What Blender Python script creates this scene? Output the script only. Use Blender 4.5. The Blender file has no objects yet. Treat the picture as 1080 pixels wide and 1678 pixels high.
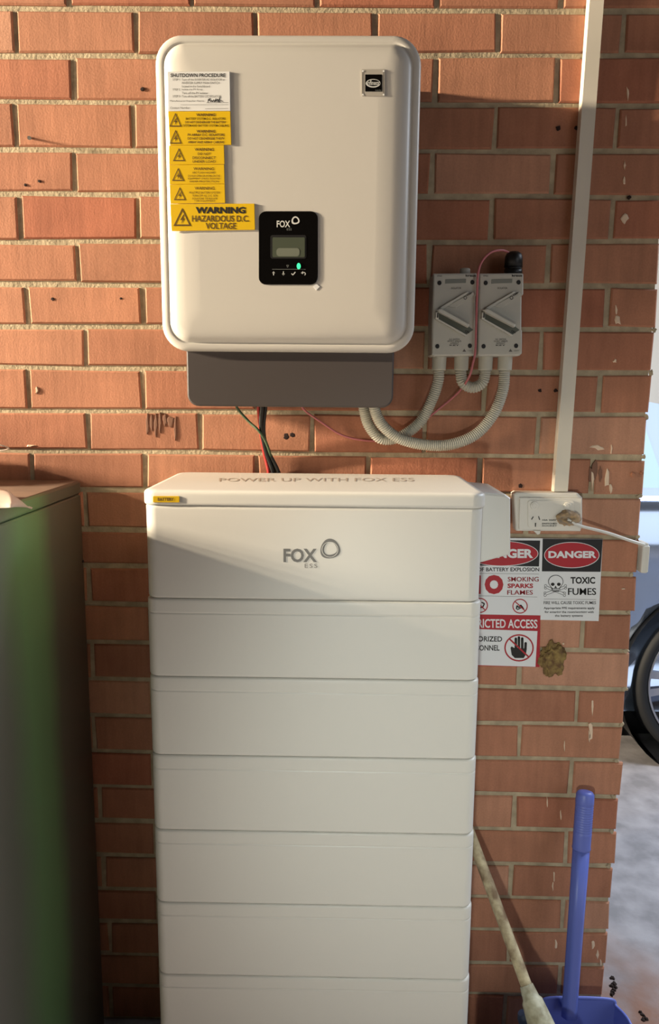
import bpy, bmesh, math, random
from mathutils import Vector, Matrix
random.seed(7)
S = bpy.context.scene
COL = S.collection

# ------------------------------------------------------------------ camera
CAM = Vector((0.6524, -1.5501, 1.4119))
F_PX = 1200.0
YAW, PITCH, ROLL = -0.0135, -0.1585, 0.009
_f = Vector((math.sin(YAW)*math.cos(PITCH), math.cos(YAW)*math.cos(PITCH), math.sin(PITCH)))
_r0 = Vector((math.cos(YAW), -math.sin(YAW), 0)); _u0 = _r0.cross(_f)
_r = _r0*math.cos(ROLL) + _u0*math.sin(ROLL); _u = -_r0*math.sin(ROLL) + _u0*math.cos(ROLL)
cam = bpy.data.cameras.new('camera'); co = bpy.data.objects.new('camera', cam); COL.objects.link(co)
M = Matrix((_r, _u, -_f)).transposed().to_4x4(); M.translation = CAM
co.matrix_world = M
cam.sensor_fit = 'VERTICAL'; cam.sensor_height = 24.0; cam.lens = 24.0*F_PX/1678.0
cam.clip_start = 0.02; cam.clip_end = 60
S.camera = co

# ------------------------------------------------------------------ light, exposure
S.view_settings.view_transform = 'Standard'; S.view_settings.look = 'None'
S.view_settings.gamma = 1.0; S.view_settings.use_curve_mapping = False
S.view_settings.exposure = 0.0
W = bpy.data.worlds.new('world'); S.world = W; W.use_nodes = True
W.node_tree.nodes['Background'].inputs[0].default_value = (1.0, 0.62, 0.40, 1)
W.node_tree.nodes['Background'].inputs[1].default_value = 0.03

def light(name, kind, loc, target, energy, col, **kw):
    d = bpy.data.lights.new(name, kind); d.energy = energy; d.color = col
    for k, v in kw.items(): setattr(d, k, v)
    o = bpy.data.objects.new(name, d); COL.objects.link(o); o.location = loc
    o.rotation_euler = (Vector(target)-Vector(loc)).to_track_quat('-Z', 'Y').to_euler()
    return o
# warm batten lamp on the garage ceiling, far to the left and close to the brick wall
for _k in range(5):
    light('garage_batten_lamp', 'POINT', (-5.6+.5*_k, -0.86, 2.5), (0, 0, 0), 940, (1.0, 0.84, 0.62), shadow_soft_size=0.035)
# softer warm fill light added low at the left, no known source there
light('left_warm_fill', 'AREA', (-2.6, -1.15, 1.42), (0.4, -0.1, 1.4), 74, (1.0, 0.84, 0.62), shape='RECTANGLE', size=0.6, size_y=0.6)
# hand torch held low beside the camera, pointed down at the right part of the wall
light('torch', 'SPOT', (0.64, -1.55, 0.98), (1.12, 0.0, 0.66), 31, (0.93, 1.0, 0.92), spot_size=1.30, spot_blend=1.0, shadow_soft_size=0.02)
# daylight through the open garage door behind the camera, to the right
light('garage_door_daylight', 'AREA', (4.3, -4.2, 1.5), (1.2, 0.0, 0.6), 14, (0.92, 0.96, 1.0), shape='RECTANGLE', size=2.4, size_y=2.6, spread=1.9)
# tube lamp over the neighbouring bay
light('next_bay_lamp', 'AREA', (2.9, 1.0, 2.62), (2.7, 1.0, 0.0), 140, (0.8, 0.88, 1.0), shape='RECTANGLE', size=2.2, size_y=1.0)

# ------------------------------------------------------------------ materials
def lin(c):
    return tuple(((v/255)/12.92 if v/255 <= .04045 else ((v/255+.055)/1.055)**2.4) for v in c) + (1,)
MATS = {}
def mat(name, col, rough=.5, metal=0., spec=.5, var=0., vscale=20., bump=0., bscale=200., emit=None, estr=0., coat=0., ior=None, col2=None):
    m = bpy.data.materials.new(name); m.use_nodes = True; MATS[name] = m
    nt = m.node_tree; b = nt.nodes['Principled BSDF']
    b.inputs['Base Color'].default_value = lin(col); b.inputs['Roughness'].default_value = rough
    b.inputs['Metallic'].default_value = metal; b.inputs['Specular IOR Level'].default_value = spec
    b.inputs['Coat Weight'].default_value = coat
    if ior: b.inputs['IOR'].default_value = ior
    if emit:
        b.inputs['Emission Color'].default_value = lin(emit); b.inputs['Emission Strength'].default_value = estr
    if var or col2 or bump:
        tc = nt.nodes.new('ShaderNodeTexCoord')
    if var or col2:
        n = nt.nodes.new('ShaderNodeTexNoise'); n.inputs['Scale'].default_value = vscale; n.inputs['Detail'].default_value = 6
        nt.links.new(tc.outputs['Object'], n.inputs['Vector'])
        r = nt.nodes.new('ShaderNodeValToRGB'); nt.links.new(n.outputs['Fac'], r.inputs[0])
        c1 = lin(col); c2 = lin(col2) if col2 else tuple(x*(1-var) for x in c1[:3])+(1,)
        r.color_ramp.elements[0].position = .35; r.color_ramp.elements[1].position = .65
        r.color_ramp.elements[0].color = c2; r.color_ramp.elements[1].color = c1
        nt.links.new(r.outputs[0], b.inputs['Base Color'])
    if bump:
        n2 = nt.nodes.new('ShaderNodeTexNoise'); n2.inputs['Scale'].default_value = bscale; n2.inputs['Detail'].default_value = 4
        nt.links.new(tc.outputs['Object'], n2.inputs['Vector'])
        bp = nt.nodes.new('ShaderNodeBump'); bp.inputs['Strength'].default_value = bump; bp.inputs['Distance'].default_value = .002
        nt.links.new(n2.outputs['Fac'], bp.inputs['Height']); nt.links.new(bp.outputs[0], b.inputs['Normal'])
    return m

def brick_mat():
    m = bpy.data.materials.new('brick_clay'); m.use_nodes = True; MATS['brick'] = m
    nt = m.node_tree; N = nt.nodes.new; L = nt.links.new; b = nt.nodes['Principled BSDF']
    b.inputs['Roughness'].default_value = .8; b.inputs['Specular IOR Level'].default_value = .25
    geo = N('ShaderNodeNewGeometry'); oi = N('ShaderNodeObjectInfo')
    r = N('ShaderNodeValToRGB'); L(oi.outputs['Random'], r.inputs[0])
    cr = r.color_ramp; cr.interpolation = 'LINEAR'
    cr.elements[0].color = lin((166, 102, 78)); cr.elements[1].color = lin((188, 140, 114))
    for p, c in ((.3, (176, 124, 97)), (.5, (162, 110, 86)), (.75, (180, 125, 97))):
        e = cr.elements.new(p); e.color = lin(c)
    # blotches
    n = N('ShaderNodeTexNoise'); n.inputs['Scale'].default_value = 9; n.inputs['Detail'].default_value = 5; L(geo.outputs['Position'], n.inputs['Vector'])
    mp = N('ShaderNodeMapping'); mp.inputs['Scale'].default_value = (60, 60, 7); L(geo.outputs['Position'], mp.inputs['Vector'])
    n2 = N('ShaderNodeTexNoise'); n2.inputs['Scale'].default_value = 1; n2.inputs['Detail'].default_value = 3; L(mp.outputs[0], n2.inputs['Vector'])
    n3 = N('ShaderNodeTexNoise'); n3.inputs['Scale'].default_value = 260; n3.inputs['Detail'].default_value = 3; L(geo.outputs['Position'], n3.inputs['Vector'])
    def ramp(src, a, bb, c0, c1):
        q = N('ShaderNodeMapRange'); q.inputs['From Min'].default_value = a; q.inputs['From Max'].default_value = bb
        q.inputs['To Min'].default_value = c0; q.inputs['To Max'].default_value = c1; L(src, q.inputs['Value']); return q.outputs[0]
    a = ramp(n.outputs['Fac'], .3, .7, .86, 1.1); s = ramp(n2.outputs['Fac'], .3, .7, .9, 1.08); sp = ramp(n3.outputs['Fac'], .25, .75, .92, 1.06)
    m1 = N('ShaderNodeMath'); m1.operation = 'MULTIPLY'; L(a, m1.inputs[0]); L(s, m1.inputs[1])
    m2 = N('ShaderNodeMath'); m2.operation = 'MULTIPLY'; L(m1.outputs[0], m2.inputs[0]); L(sp, m2.inputs[1])
    hs = N('ShaderNodeHueSaturation'); L(r.outputs[0], hs.inputs['Color']); L(m2.outputs[0], hs.inputs['Value'])
    L(hs.outputs[0], b.inputs['Base Color'])
    bp = N('ShaderNodeBump'); bp.inputs['Strength'].default_value = .16; bp.inputs['Distance'].default_value = .003
    ad = N('ShaderNodeMath'); ad.operation = 'ADD'; L(n2.outputs['Fac'], ad.inputs[0]); L(n3.outputs['Fac'], ad.inputs[1])
    L(ad.outputs[0], bp.inputs['Height']); L(bp.outputs[0], b.inputs['Normal'])
brick_mat()
mat('mortar', (184, 168, 140), .9, spec=.2, var=.3, vscale=35, bump=.8, bscale=160)
mat('concrete', (152, 148, 150), .75, var=.38, vscale=11, bump=.5, bscale=90)
def floor_dirt():
    m = MATS['concrete']; nt = m.node_tree; N = nt.nodes.new; L = nt.links.new; b = nt.nodes['Principled BSDF']
    src = b.inputs['Base Color'].links[0].from_socket
    g = N('ShaderNodeNewGeometry'); n = N('ShaderNodeTexNoise'); n.inputs['Scale'].default_value = 7; n.inputs['Detail'].default_value = 7
    L(g.outputs['Position'], n.inputs['Vector'])
    d = N('ShaderNodeVectorMath'); d.operation = 'DISTANCE'; L(g.outputs['Position'], d.inputs[0]); d.inputs[1].default_value = (1.36, -.02, -.086)
    q = N('ShaderNodeMapRange'); q.inputs['From Min'].default_value = .08; q.inputs['From Max'].default_value = .42; q.inputs['To Min'].default_value = 1.1; q.inputs['To Max'].default_value = 0
    L(d.outputs['Value'], q.inputs['Value'])
    mu = N('ShaderNodeMath'); mu.operation = 'MULTIPLY'; mu.use_clamp = True; L(q.outputs[0], mu.inputs[0])
    r = N('ShaderNodeMapRange'); r.inputs['From Min'].default_value = .3; r.inputs['From Max'].default_value = .6; L(n.outputs['Fac'], r.inputs['Value']); L(r.outputs[0], mu.inputs[1])
    x = N('ShaderNodeMix'); x.data_type = 'RGBA'; L(mu.outputs[0], x.inputs['Factor']); L(src, x.inputs['A']); x.inputs['B'].default_value = lin((128, 92, 74)); L(x.outputs['Result'], b.inputs['Base Color'])
floor_dirt()
mat('plaster', (205, 212, 220), .8)
mat('inverter_white', (202, 197, 188), .38, bump=.03, bscale=900)
mat('stack_white', (211, 208, 200), .42, bump=.03, bscale=900)
mat('stack_seam', (92, 90, 86), .6)
mat('dark_grey', (68, 61, 59), .5)
mat('heat_sink', (50, 48, 47), .5)
mat('gloss_black', (9, 9, 9), .12, coat=.5)
mat('lcd', (74, 80, 66), .35)
mat('lcd_pale', (112, 116, 102), .4)
mat('led_green', (30, 160, 90), .4, emit=(70, 255, 165), estr=1.3)
mat('print_grey', (112, 112, 110), .6)
mat('print_lid', (168, 154, 140), .6)
mat('print_pale', (205, 205, 200), .6)
mat('print_faint', (110, 112, 108), .6)
mat('label_yellow', (224, 182, 14), .45)
mat('label_white', (226, 226, 224), .45)
mat('ink', (24, 20, 16), .6)
mat('ink_brown', (92, 66, 14), .6)
mat('ink_grey', (98, 94, 90), .6)
mat('badge_silver', (168, 162, 152), .35)
mat('isolator_grey', (188, 185, 174), .5)
mat('isolator_lever', (198, 196, 186), .45)
mat('isolator_window', (128, 130, 122), .4)
mat('isolator_pocket', (92, 96, 86), .5)
mat('screw_dark', (22, 20, 18), .5)
mat('conduit_grey', (186, 182, 168), .5)
mat('gland_black', (16, 15, 14), .45)
mat('wire_pink', (184, 106, 108), .45)
mat('wire_red', (150, 26, 22), .45)
mat('wire_black', (20, 19, 18), .45)
mat('wire_green', (70, 88, 62), .5)
mat('trunk_white', (216, 208, 192), .45, var=.06, vscale=8)
mat('outlet_white', (220, 214, 202), .4)
mat('nest_mud', (190, 158, 116), .95, col2=(146, 132, 116), vscale=90, bump=1., bscale=120)
mat('foam_yellow', (150, 126, 74), .95, col2=(100, 74, 48), vscale=70, bump=1., bscale=110)
mat('sign_white', (222, 222, 222), .5)
mat('sign_black', (14, 12, 13), .5)
mat('sign_red', (168, 26, 38), .5)
mat('broom_cream', (196, 182, 146), .7, col2=(120, 98, 72), vscale=38, bump=.4, bscale=80)
mat('socket_cream', (190, 186, 160), .6, col2=(140, 132, 104), vscale=50)
mat('broom_navy', (34, 44, 66), .6)
mat('pan_blue', (94, 108, 186), .42)
mat('hole_dark', (36, 14, 9), .9)
mat('brick_stain', (122, 84, 64), .7)
mat('rust', (112, 70, 50), .9)
mat('paint_drip', (222, 196, 168), .6)
mat('car_paint', (172, 188, 214), .14, metal=.92)
mat('car_glass', (170, 196, 202), .05, metal=.9)
mat('tyre', (22, 23, 25), .7)
mat('rim_silver', (170, 172, 182), .25, metal=.85)
mat('rim_black', (8, 8, 9), .4)
mat('plug_white', (214, 210, 200), .4)
mat('debris', (40, 26, 20), .95)
def film_mat():
    m = mat('plastic_film', (244, 228, 214), .35)
    b = m.node_tree.nodes['Principled BSDF']; b.inputs['Transmission Weight'].default_value = .25; b.inputs['Alpha'].default_value = .93
film_mat()
def cabinet_mat():
    m = mat('cabinet_finish', (110, 104, 94), .34, spec=.35)
    nt = m.node_tree; N = nt.nodes.new; L = nt.links.new; b = nt.nodes['Principled BSDF']
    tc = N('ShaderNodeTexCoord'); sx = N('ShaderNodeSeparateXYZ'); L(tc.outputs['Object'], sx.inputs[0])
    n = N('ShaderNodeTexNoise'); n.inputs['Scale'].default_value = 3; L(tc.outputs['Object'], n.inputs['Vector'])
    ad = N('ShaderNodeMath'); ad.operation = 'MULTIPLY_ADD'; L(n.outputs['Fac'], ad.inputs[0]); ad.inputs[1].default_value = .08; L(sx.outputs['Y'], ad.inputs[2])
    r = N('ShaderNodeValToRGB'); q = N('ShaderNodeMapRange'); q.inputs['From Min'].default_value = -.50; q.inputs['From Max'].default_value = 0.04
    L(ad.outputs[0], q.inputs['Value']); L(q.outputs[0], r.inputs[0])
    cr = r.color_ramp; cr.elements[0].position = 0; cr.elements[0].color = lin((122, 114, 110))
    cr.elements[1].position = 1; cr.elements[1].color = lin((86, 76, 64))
    for p, c in ((.25, (118, 122, 110)), (.42, (116, 150, 104)), (.56, (108, 138, 94)), (.68, (92, 88, 74))):  # soft green band across the depth, grey on both sides
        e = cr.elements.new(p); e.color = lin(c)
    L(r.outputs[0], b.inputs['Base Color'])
cabinet_mat()
mat('cabinet_top', (128, 102, 84), .7, var=.35, vscale=9)

# ------------------------------------------------------------------ helpers
def ray(px, py): return _r*((px-540)/F_PX) - _u*((py-839)/F_PX) + _f
def U(px, py, Y=0.):
    d = ray(px, py); return CAM + d*((Y-CAM.y)/d.y)
def UZ(px, py, Z):
    d = ray(px, py); return CAM + d*((Z-CAM.z)/d.z)
def onY(Y): return lambda x, y: U(x, y, Y)
def onZ(Z): return lambda x, y: UZ(x, y, Z)

class MB:
    def __init__(s): s.v = []; s.f = []; s.mi = []; s.sm = []; s.mats = []
    def m(s, name):
        if name not in s.mats: s.mats.append(name)
        return s.mats.index(name)
    def add(s, vs, fs, mt, smooth=False):
        b = len(s.v); k = s.m(mt); s.v += [tuple(v) for v in vs]
        for f in fs: s.f.append(tuple(b+i for i in f)); s.mi.append(k); s.sm.append(smooth)
        return s
    def loft(s, loops, mt, caps=(True, True), smooth=False, closed=True):
        n = len(loops[0]); vs = [p for l in loops for p in l]; fs = []
        for i in range(len(loops)-1):
            for j in range(n if closed else n-1):
                a = i*n+j; c = i*n+(j+1) % n; fs.append((a, c, c+n, a+n))
        s.add(vs, fs, mt, smooth); b = len(s.v)-len(vs); k = s.m(mt)
        if caps[0]: s.f.append(tuple(b+j for j in range(n))[::-1]); s.mi.append(k); s.sm.append(False)
        if caps[1]: s.f.append(tuple(b+(len(loops)-1)*n+j for j in range(n))); s.mi.append(k); s.sm.append(False)
        return s
    def box(s, x0, x1, y0, y1, z0, z1, mt, bev=0.):
        if bev:
            loops = []
            for z, i in ((z0, bev), (z0+bev, 0), (z1-bev, 0), (z1, bev)):
                loops.append(rrect(x0+i, x1-i, y0+i, y1-i, max(bev*1.2-i*.5, .0005), 3, z))
            return s.loft(loops, mt, smooth=False)
        vs = [(x, y, z) for z in (z0, z1) for x, y in ((x0, y0), (x1, y0), (x1, y1), (x0, y1))]
        return s.add(vs, [(3, 2, 1, 0), (4, 5, 6, 7), (0, 1, 5, 4), (1, 2, 6, 5), (2, 3, 7, 6), (3, 0, 4, 7)], mt)
    def poly(s, pts, mt): return s.add(pts, [tuple(range(len(pts)))], mt)
    def band(s, a, b, mt, closed=True):
        n = len(a); return s.add(list(a)+list(b), [(i, (i+1) % n, n+(i+1) % n, n+i) for i in range(n if closed else n-1)], mt)
    def prism(s, pts, Y, depth, mt, bev=0., fmap=None):
        """polygon given in photo pixels, unprojected on the plane at Y, with real thickness"""
        fr = [U(x, y, Y) for x, y in pts]
        return s.prism3(fr, Y, depth, mt, bev)
    def prism3(s, fr, Y, depth, mt, bev=0.):
        c = sum((Vector(p) for p in fr), Vector())/len(fr)
        def ring(y, k):
            out = []
            for p in fr:
                d = Vector(p)-c; d.y = 0; l = d.length or 1
                q = Vector(p)-d*(k*1.3/l); out.append((q.x, y, q.z))
            return out
        loops = [ring(Y+depth, 0), ring(Y+bev, 0)] + ([ring(Y+bev*.35, bev*.35), ring(Y, bev)] if bev else [])
        return s.loft(loops, mt)
    def tube(s, path, r, mt, n=10, caps=True, smooth=True):
        P = [Vector(p) for p in path]; loops = []; prev = None
        for i, p in enumerate(P):
            t = (P[min(i+1, len(P)-1)]-P[max(i-1, 0)]).normalized()
            if prev is None:
                a = Vector((0, 1, 0)) if abs(t.y) < .9 else Vector((1, 0, 0)); x = (a-t*a.dot(t)).normalized()
            else: x = (prev-t*prev.dot(t)).normalized()
            prev = x; y = t.cross(x); rr = r[i] if isinstance(r, (list, tuple)) else r
            loops.append([p+(x*math.cos(2*math.pi*k/n)+y*math.sin(2*math.pi*k/n))*rr for k in range(n)])
        return s.loft(loops, mt, (caps, caps), smooth)
    def disc(s, c, rx, rz, Y, mt, n=20, fm=None):
        pts = ell(c[0], c[1], rx, rz, n); return s.poly([(fm or onY(Y))(x, y) for x, y in pts], mt)
    def build(s, name, parent=None, recalc=True):
        me = bpy.data.meshes.new(name); me.from_pydata(s.v, [], s.f)
        for mm in s.mats: me.materials.append(MATS[mm])
        me.polygons.foreach_set('material_index', s.mi); me.polygons.foreach_set('use_smooth', s.sm)
        if recalc:
            bm = bmesh.new(); bm.from_mesh(me); bmesh.ops.recalc_face_normals(bm, faces=bm.faces); bm.to_mesh(me); bm.free()
        me.update()
        o = bpy.data.objects.new(name, me); COL.objects.link(o)
        if parent: link(o, parent)
        return o
def link(o, parent):
    o.parent = parent; o.matrix_parent_inverse = parent.matrix_basis.inverted()
def rrect(x0, x1, y0, y1, r, n, z):
    out = []
    r = min(r, (x1-x0)/2.01, (y1-y0)/2.01)
    for cx, cy, a in ((x1-r, y1-r, 0), (x0+r, y1-r, 90), (x0+r, y0+r, 180), (x1-r, y0+r, 270)):
        for k in range(n+1):
            t = math.radians(a+90*k/n); out.append((cx+r*math.cos(t), cy+r*math.sin(t), z))
    return out
def rrz(x0, x1, z0, z1, r, n, y): return [(a, y, b) for a, b, _ in rrect(x0, x1, z0, z1, r, n, 0)]
def ell(cx, cy, rx, ry, n=24): return [(cx+rx*math.cos(2*math.pi*k/n), cy+ry*math.sin(2*math.pi*k/n)) for k in range(n)]
def prr(x0, y0, x1, y1, r, n=5): return [(a, b) for a, b, _ in rrect(x0, x1, y0, y1, r, n, 0)]
def spline(pts, sub=8):
    P = [Vector(p) for p in pts]; P = [P[0]*2-P[1]]+P+[P[-1]*2-P[-2]]; out = []
    for i in range(1, len(P)-2):
        for k in range(sub):
            t = k/sub; a, b, c, d = P[i-1:i+3]
            out.append(.5*((2*b)+(c-a)*t+(2*a-5*b+4*c-d)*t*t+(3*b-a-3*c+d)*t**3))
    out.append(P[-2]); return out
def thing(name, label, cat, loc, group=None):
    o = bpy.data.objects.new(name, None); COL.objects.link(o); o.location = loc; o.empty_display_size = .05
    o['label'] = label; o['category'] = cat
    if group: o['group'] = group
    return o
def tag(o, label, cat, group=None):
    o['label'] = label; o['category'] = cat
    if group: o['group'] = group
    return o
def rebase(o, base):
    """put the origin of a single-mesh thing at its base"""
    b = Vector(base); o.data.transform(Matrix.Translation(-b)); o.location = b; return o

_tc = {}
def glyphs(s, bold, space=1.0):
    k = (s, bold, space)
    if k not in _tc:
        c = bpy.data.curves.new('t', 'FONT'); c.body = s; c.size = 1; c.offset = bold; c.resolution_u = 3; c.space_character = space; c.fill_mode = 'FRONT'
        o = bpy.data.objects.new('t', c); me = bpy.data.meshes.new_from_object(o)
        vs = [v.co.copy() for v in me.vertices]; fs = [tuple(p.vertices) for p in me.polygons]
        bpy.data.objects.remove(o); bpy.data.meshes.remove(me); bpy.data.curves.remove(c)
        x0 = min(v.x for v in vs); x1 = max(v.x for v in vs); y0 = min(v.y for v in vs); y1 = max(v.y for v in vs)
        _tc[k] = ([((v.x-x0)/(x1-x0), (v.y-y0)/(y1-y0)) for v in vs], fs)
    return _tc[k]
def text(mb, s, x0, y0, x1, y1, fm, mt, bold=.02, dy=0., space=1.0):
    """lettering filling a box on a surface; dy = rise of the baseline from left to right"""
    if 'M' in s and bold > .008:      # heavy strokes by overstriking, keeps the counters of M open
        k = min(bold, .04)*abs(y1-y0)*.55
        for d in (-k, 0, k): text(mb, s, x0+k+d, y0, x1-k+d, y1, fm, mt, .004, dy, space)
        return mb
    v, f = glyphs(s, bold, space)
    mb.add([fm(x0+(x1-x0)*a, y1+(y0-y1)*b+dy*a) for a, b in v], f, mt); return mb
def line(mb, pts, w, fm, mt):
    """a stroked polyline of width w on a surface"""
    for (x0, y0), (x1, y1) in zip(pts, pts[1:]):
        d = math.hypot(x1-x0, y1-y0) or 1; nx, ny = -(y1-y0)/d*w/2, (x1-x0)/d*w/2
        mb.poly([fm(x0+nx, y0+ny), fm(x1+nx, y1+ny), fm(x1-nx, y1-ny), fm(x0-nx, y0-ny)], mt)
    return mb
def ringp(mb, outer, inner, fm, mt): return mb.band([fm(*p) for p in outer], [fm(*p) for p in inner], mt)

# ------------------------------------------------------------------ brick wall
XEND = 1.294; FZ = -.086
bedL = {-1:(10,12),0:(10,91),1:(10,165),2:(10,245),3:(10,317),4:(10,396),5:(10,465),6:(10,535),7:(10,602),8:(10,672),9:(10,738),
        10:(190,803),11:(190,868),12:(190,928),13:(190,990),14:(190,1053),15:(190,1114),16:(190,1174),17:(190,1232),18:(190,1289),19:(190,1346),20:(190,1402),21:(190,1457),22:(190,1511),23:(190,1564),24:(190,1616)}
bedR = {-1:(939,16.7),0:(939,90),1:(939,172),2:(939,247.5),3:(939,322),4:(939,396),5:(930,468),6:(930,539),7:(950,611),8:(950,679),9:(950,749),10:(970,813),11:(985,880),12:(1000,941),13:(1000,1005),14:(1000,1067),
        15:(900,1128),16:(900,1187),17:(900,1245),18:(900,1304),19:(860,1360),20:(860,1417),21:(860,1472),22:(900,1526),23:(900,1581),24:(900,1632)}
def bedz(r, x):
    if r > 24: return FZ
    if r < -1: return bedz(-1, x)+.086*(-1-r)
    a = U(*bedL[r]); b = U(*bedR[r]); return max(a.z+(b.z-a.z)*(x-a.x)/(b.x-a.x), FZ)
perp = {0:{0:24,2:222,4:419,6:614.6,8:817,10:1022.6},1:{1:120,7:714,9:913},2:{0:24,2:218,8:812.6,10:1011.5},3:{1:121.6,7:707.8,9:906},
        4:{0:32,2:226,8:806,10:1003},5:{1:127,9:898},6:{0:44,2:233,10:995},7:{1:140,9:887},8:{0:46,2:234,10:982.5},9:{1:144,9:882},10:{0:52,2:238,10:971},
        11:{1:139},13:{1:145.6},14:{10:955},15:{1:151,9:852},16:{10:946},17:{1:153,9:852},18:{10:936.4},19:{1:163,9:843.7},20:{10:928},21:{9:837.7},22:{10:922},24:{10:916.8},25:{9:829}}
wall = MB().box(-1.35, XEND-.004, .0042, .115, FZ, 2.65, 'mortar').build('wall_back'); wall['kind'] = 'structure'
BEV = .003
def brick(x0, x1, z0a, z1a, z0b, z1b):
    j = lambda s=.0018: random.uniform(-s, s)
    d = random.uniform(-.0012, .0010)
    p = [(x0+j(), z0a+j()), (x1+j(), z0b+j()), (x1+j(), z1b+j()), (x0+j(), z1a+j())]
    sx = (1, -1, -1, 1); sz = (1, 1, -1, -1)
    back = [(a, .008, b) for a, b in p]; mid = [(a, d+BEV, b) for a, b in p]
    fr = [(a+sx[i]*BEV, d+j(.0008), b+sz[i]*BEV) for i, (a, b) in enumerate(p)]
    m = MB(); m.loft([back, mid, fr], 'brick', (False, True)); m.build('brick', wall)
for r in range(-5, 26):
    zt = lambda x: bedz(r-1, x); zb = lambda x: bedz(r, x)
    if r < -4: zt = lambda x: 2.645
    ymid = (bedz(r, .6)+bedz(r-1, .6))/2
    k = {}
    for c, px in perp.get(r, {}).items():
        # pixel row of this course near that column
        bl = bedL.get(r, bedL[24]); br = bedR.get(r, bedR[24]); bl0 = bedL.get(r-1, bl); br0 = bedR.get(r-1, br)
        t = (px-100)/850; py = (bl[1]+bl0[1])/2*(1-t)+(br[1]+br0[1])/2*t
        k[c] = U(px, py).x
    par = r % 2
    def jx(c):
        if c in k: return k[c]
        if not k: return c*.11875+.004*math.sin(r*3.1+c)
        ks = sorted(k)
        lo = [q for q in ks if q < c]; hi = [q for q in ks if q > c]
        if lo and hi: a, b = lo[-1], hi[0]; return k[a]+(k[b]-k[a])*(c-a)/(b-a)
        q = lo[-1] if lo else hi[0]; return k[q]+(c-q)*.11875
    cols = [c for c in range(par-12, 12) if (c-par) % 2 == 0]
    xs = [jx(c) for c in cols if -1.33 < jx(c) < XEND-.04]
    end = XEND+random.uniform(-.004, .004)
    xs = [-1.35]+xs+[end]
    for a, b in zip(xs, xs[1:]):
        x0 = a+.005; x1 = b-.005 if b != end else end
        if x1-x0 < .03: continue
        h = .0052
        brick(x0, x1, max(zb(x0)+h, FZ+.001), zt(x0)-h, max(zb(x1)+h, FZ+.001), zt(x1)-h)
# marks on the wall: drilled holes, paint drips
def blob(cx, cy, rx, ry, Y, th, mt, seed=0, n=12, rough=.25):
    rnd = random.Random(seed); pts = []
    for a in range(n):
        k = 1+rnd.uniform(-rough, rough); pts.append((cx+rx*k*math.cos(2*math.pi*a/n), cy+ry*k*math.sin(2*math.pi*a/n)))
    m = MB(); o1 = [U(x, y, Y) for x, y in pts]; c = U(cx, cy, Y)
    l0 = [(p.x, .004, p.z) for p in o1]; l1 = [(p.x, Y, p.z) for p in o1]; l2 = [(c.x+(p.x-c.x)*.7, Y-th, c.z+(p.z-c.z)*.7) for p in o1]
    return m.loft([l0, l1, l2], mt, (False, True), False)
for i, (x, y, r) in enumerate([(233,146,3.2),(885,640,2.8),(911,640,3),(915,210,4),(946,210,4),(469,715,4.5),(479,713,4),(853,796,4),(86,490,2.6),(1032,323,3),(198,489,1.8),(41,303,2.2),(64,297,2.4)]):
    blob(x, y, r, r, -.0012, .0004, 'hole_dark', i).build('drill_hole', wall)
for i, (x, y, w, h) in enumerate([(1029,153,2,11),(1026,200,1.5,9),(1024,271,1.5,6),(1023,296,1.6,6),(1024,358,5,9),(1013,524,4.5,8),(1010,508,1.6,8),(1008,592,3,3),(1002,735,1.6,8),(980,733,11,3.5),(995,785,4,13),(1001,800,3,7),(971,785,2.2,14),
        (966,1205,2,9),(968,1200,3.5,13),(971,1158,1.8,12),(908,1438,1.4,9),(906,1452,1.2,6),(911,1546,2,7),(972,1550,2.5,7),(979,1565,2,8),(985,1578,1.5,6),(925,1222,1.2,7),(897,1315,1.2,8),(919,1338,1.2,8),(1022,965,3,1.2),(923,1055,1.8,2.2),(60,640,2,6),(50,730,7,2)]):
    blob(x, y, w, h, -.0012, .0012, 'paint_drip', 50+i, 8, .45).build('paint_drip', wall)
for i, (x, y, w, h) in enumerate([(1037,778,4,4.5),(1052,775,3,3.2)]):
    blob(x, y, w, h, -.0012, .004, 'brick', 90+i, 10, .12).build('brick_pimple', wall)
for i, (x, y, w, h) in enumerate([(241,697,2.2,17),(248,692,2,13),(255,696,2.4,16),(262,693,2,14),(270,688,3.5,9),(279,690,5,8),(287,704,1.8,20),(974,772,5,19),(969,778,4,14),(984,776,3,12)]):
    blob(x, y, w, h, -.0012, .0003, 'brick_stain', 150+i, 12, .3).build('stain', wall)
# ragged mortar squeezed out at the wall end
for i, (x, y, w, h) in enumerate([(1078,540,5,4),(1073,611,4,5),(1065,684,4,5),(1061,749,5,4),(1053,813,5,5),(1050,880,4,5),(1040,941,4,5),(1036,1003,4,5),(1030,1067,6,5),(1030,1128,5,5),(1024,1187,5,4),(1016,1246,5,5),(1011,1304,4,4),(1008,1362,4,4),(1003,1418,4,4)]):
    blob(x-6, y, w, h, .004, .003, 'mortar', 120+i, 10, .4).build('mortar_lump', wall)
nail = MB(); nail.tube([U(48,226,.01), U(48,226,-.02)], .0022, 'badge_silver', 8); nail.tube([U(48,226,-.02), U(48,226,-.022)], .004, 'badge_silver', 8)
nail = tag(nail.build('nail'), 'small pale nail sticking out of a brick left of the inverter', 'nail')

# ------------------------------------------------------------------ floor, far bay
fl = MB().box(-2.2, 7.5, -5.0, 5.2, FZ-.08, FZ, 'concrete').build('floor'); fl['kind'] = 'structure'
wf = MB().box(1.0, 7.5, 4.9, 5.05, FZ, 4.6, 'plaster').build('wall_far'); wf['kind'] = 'structure'

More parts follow.
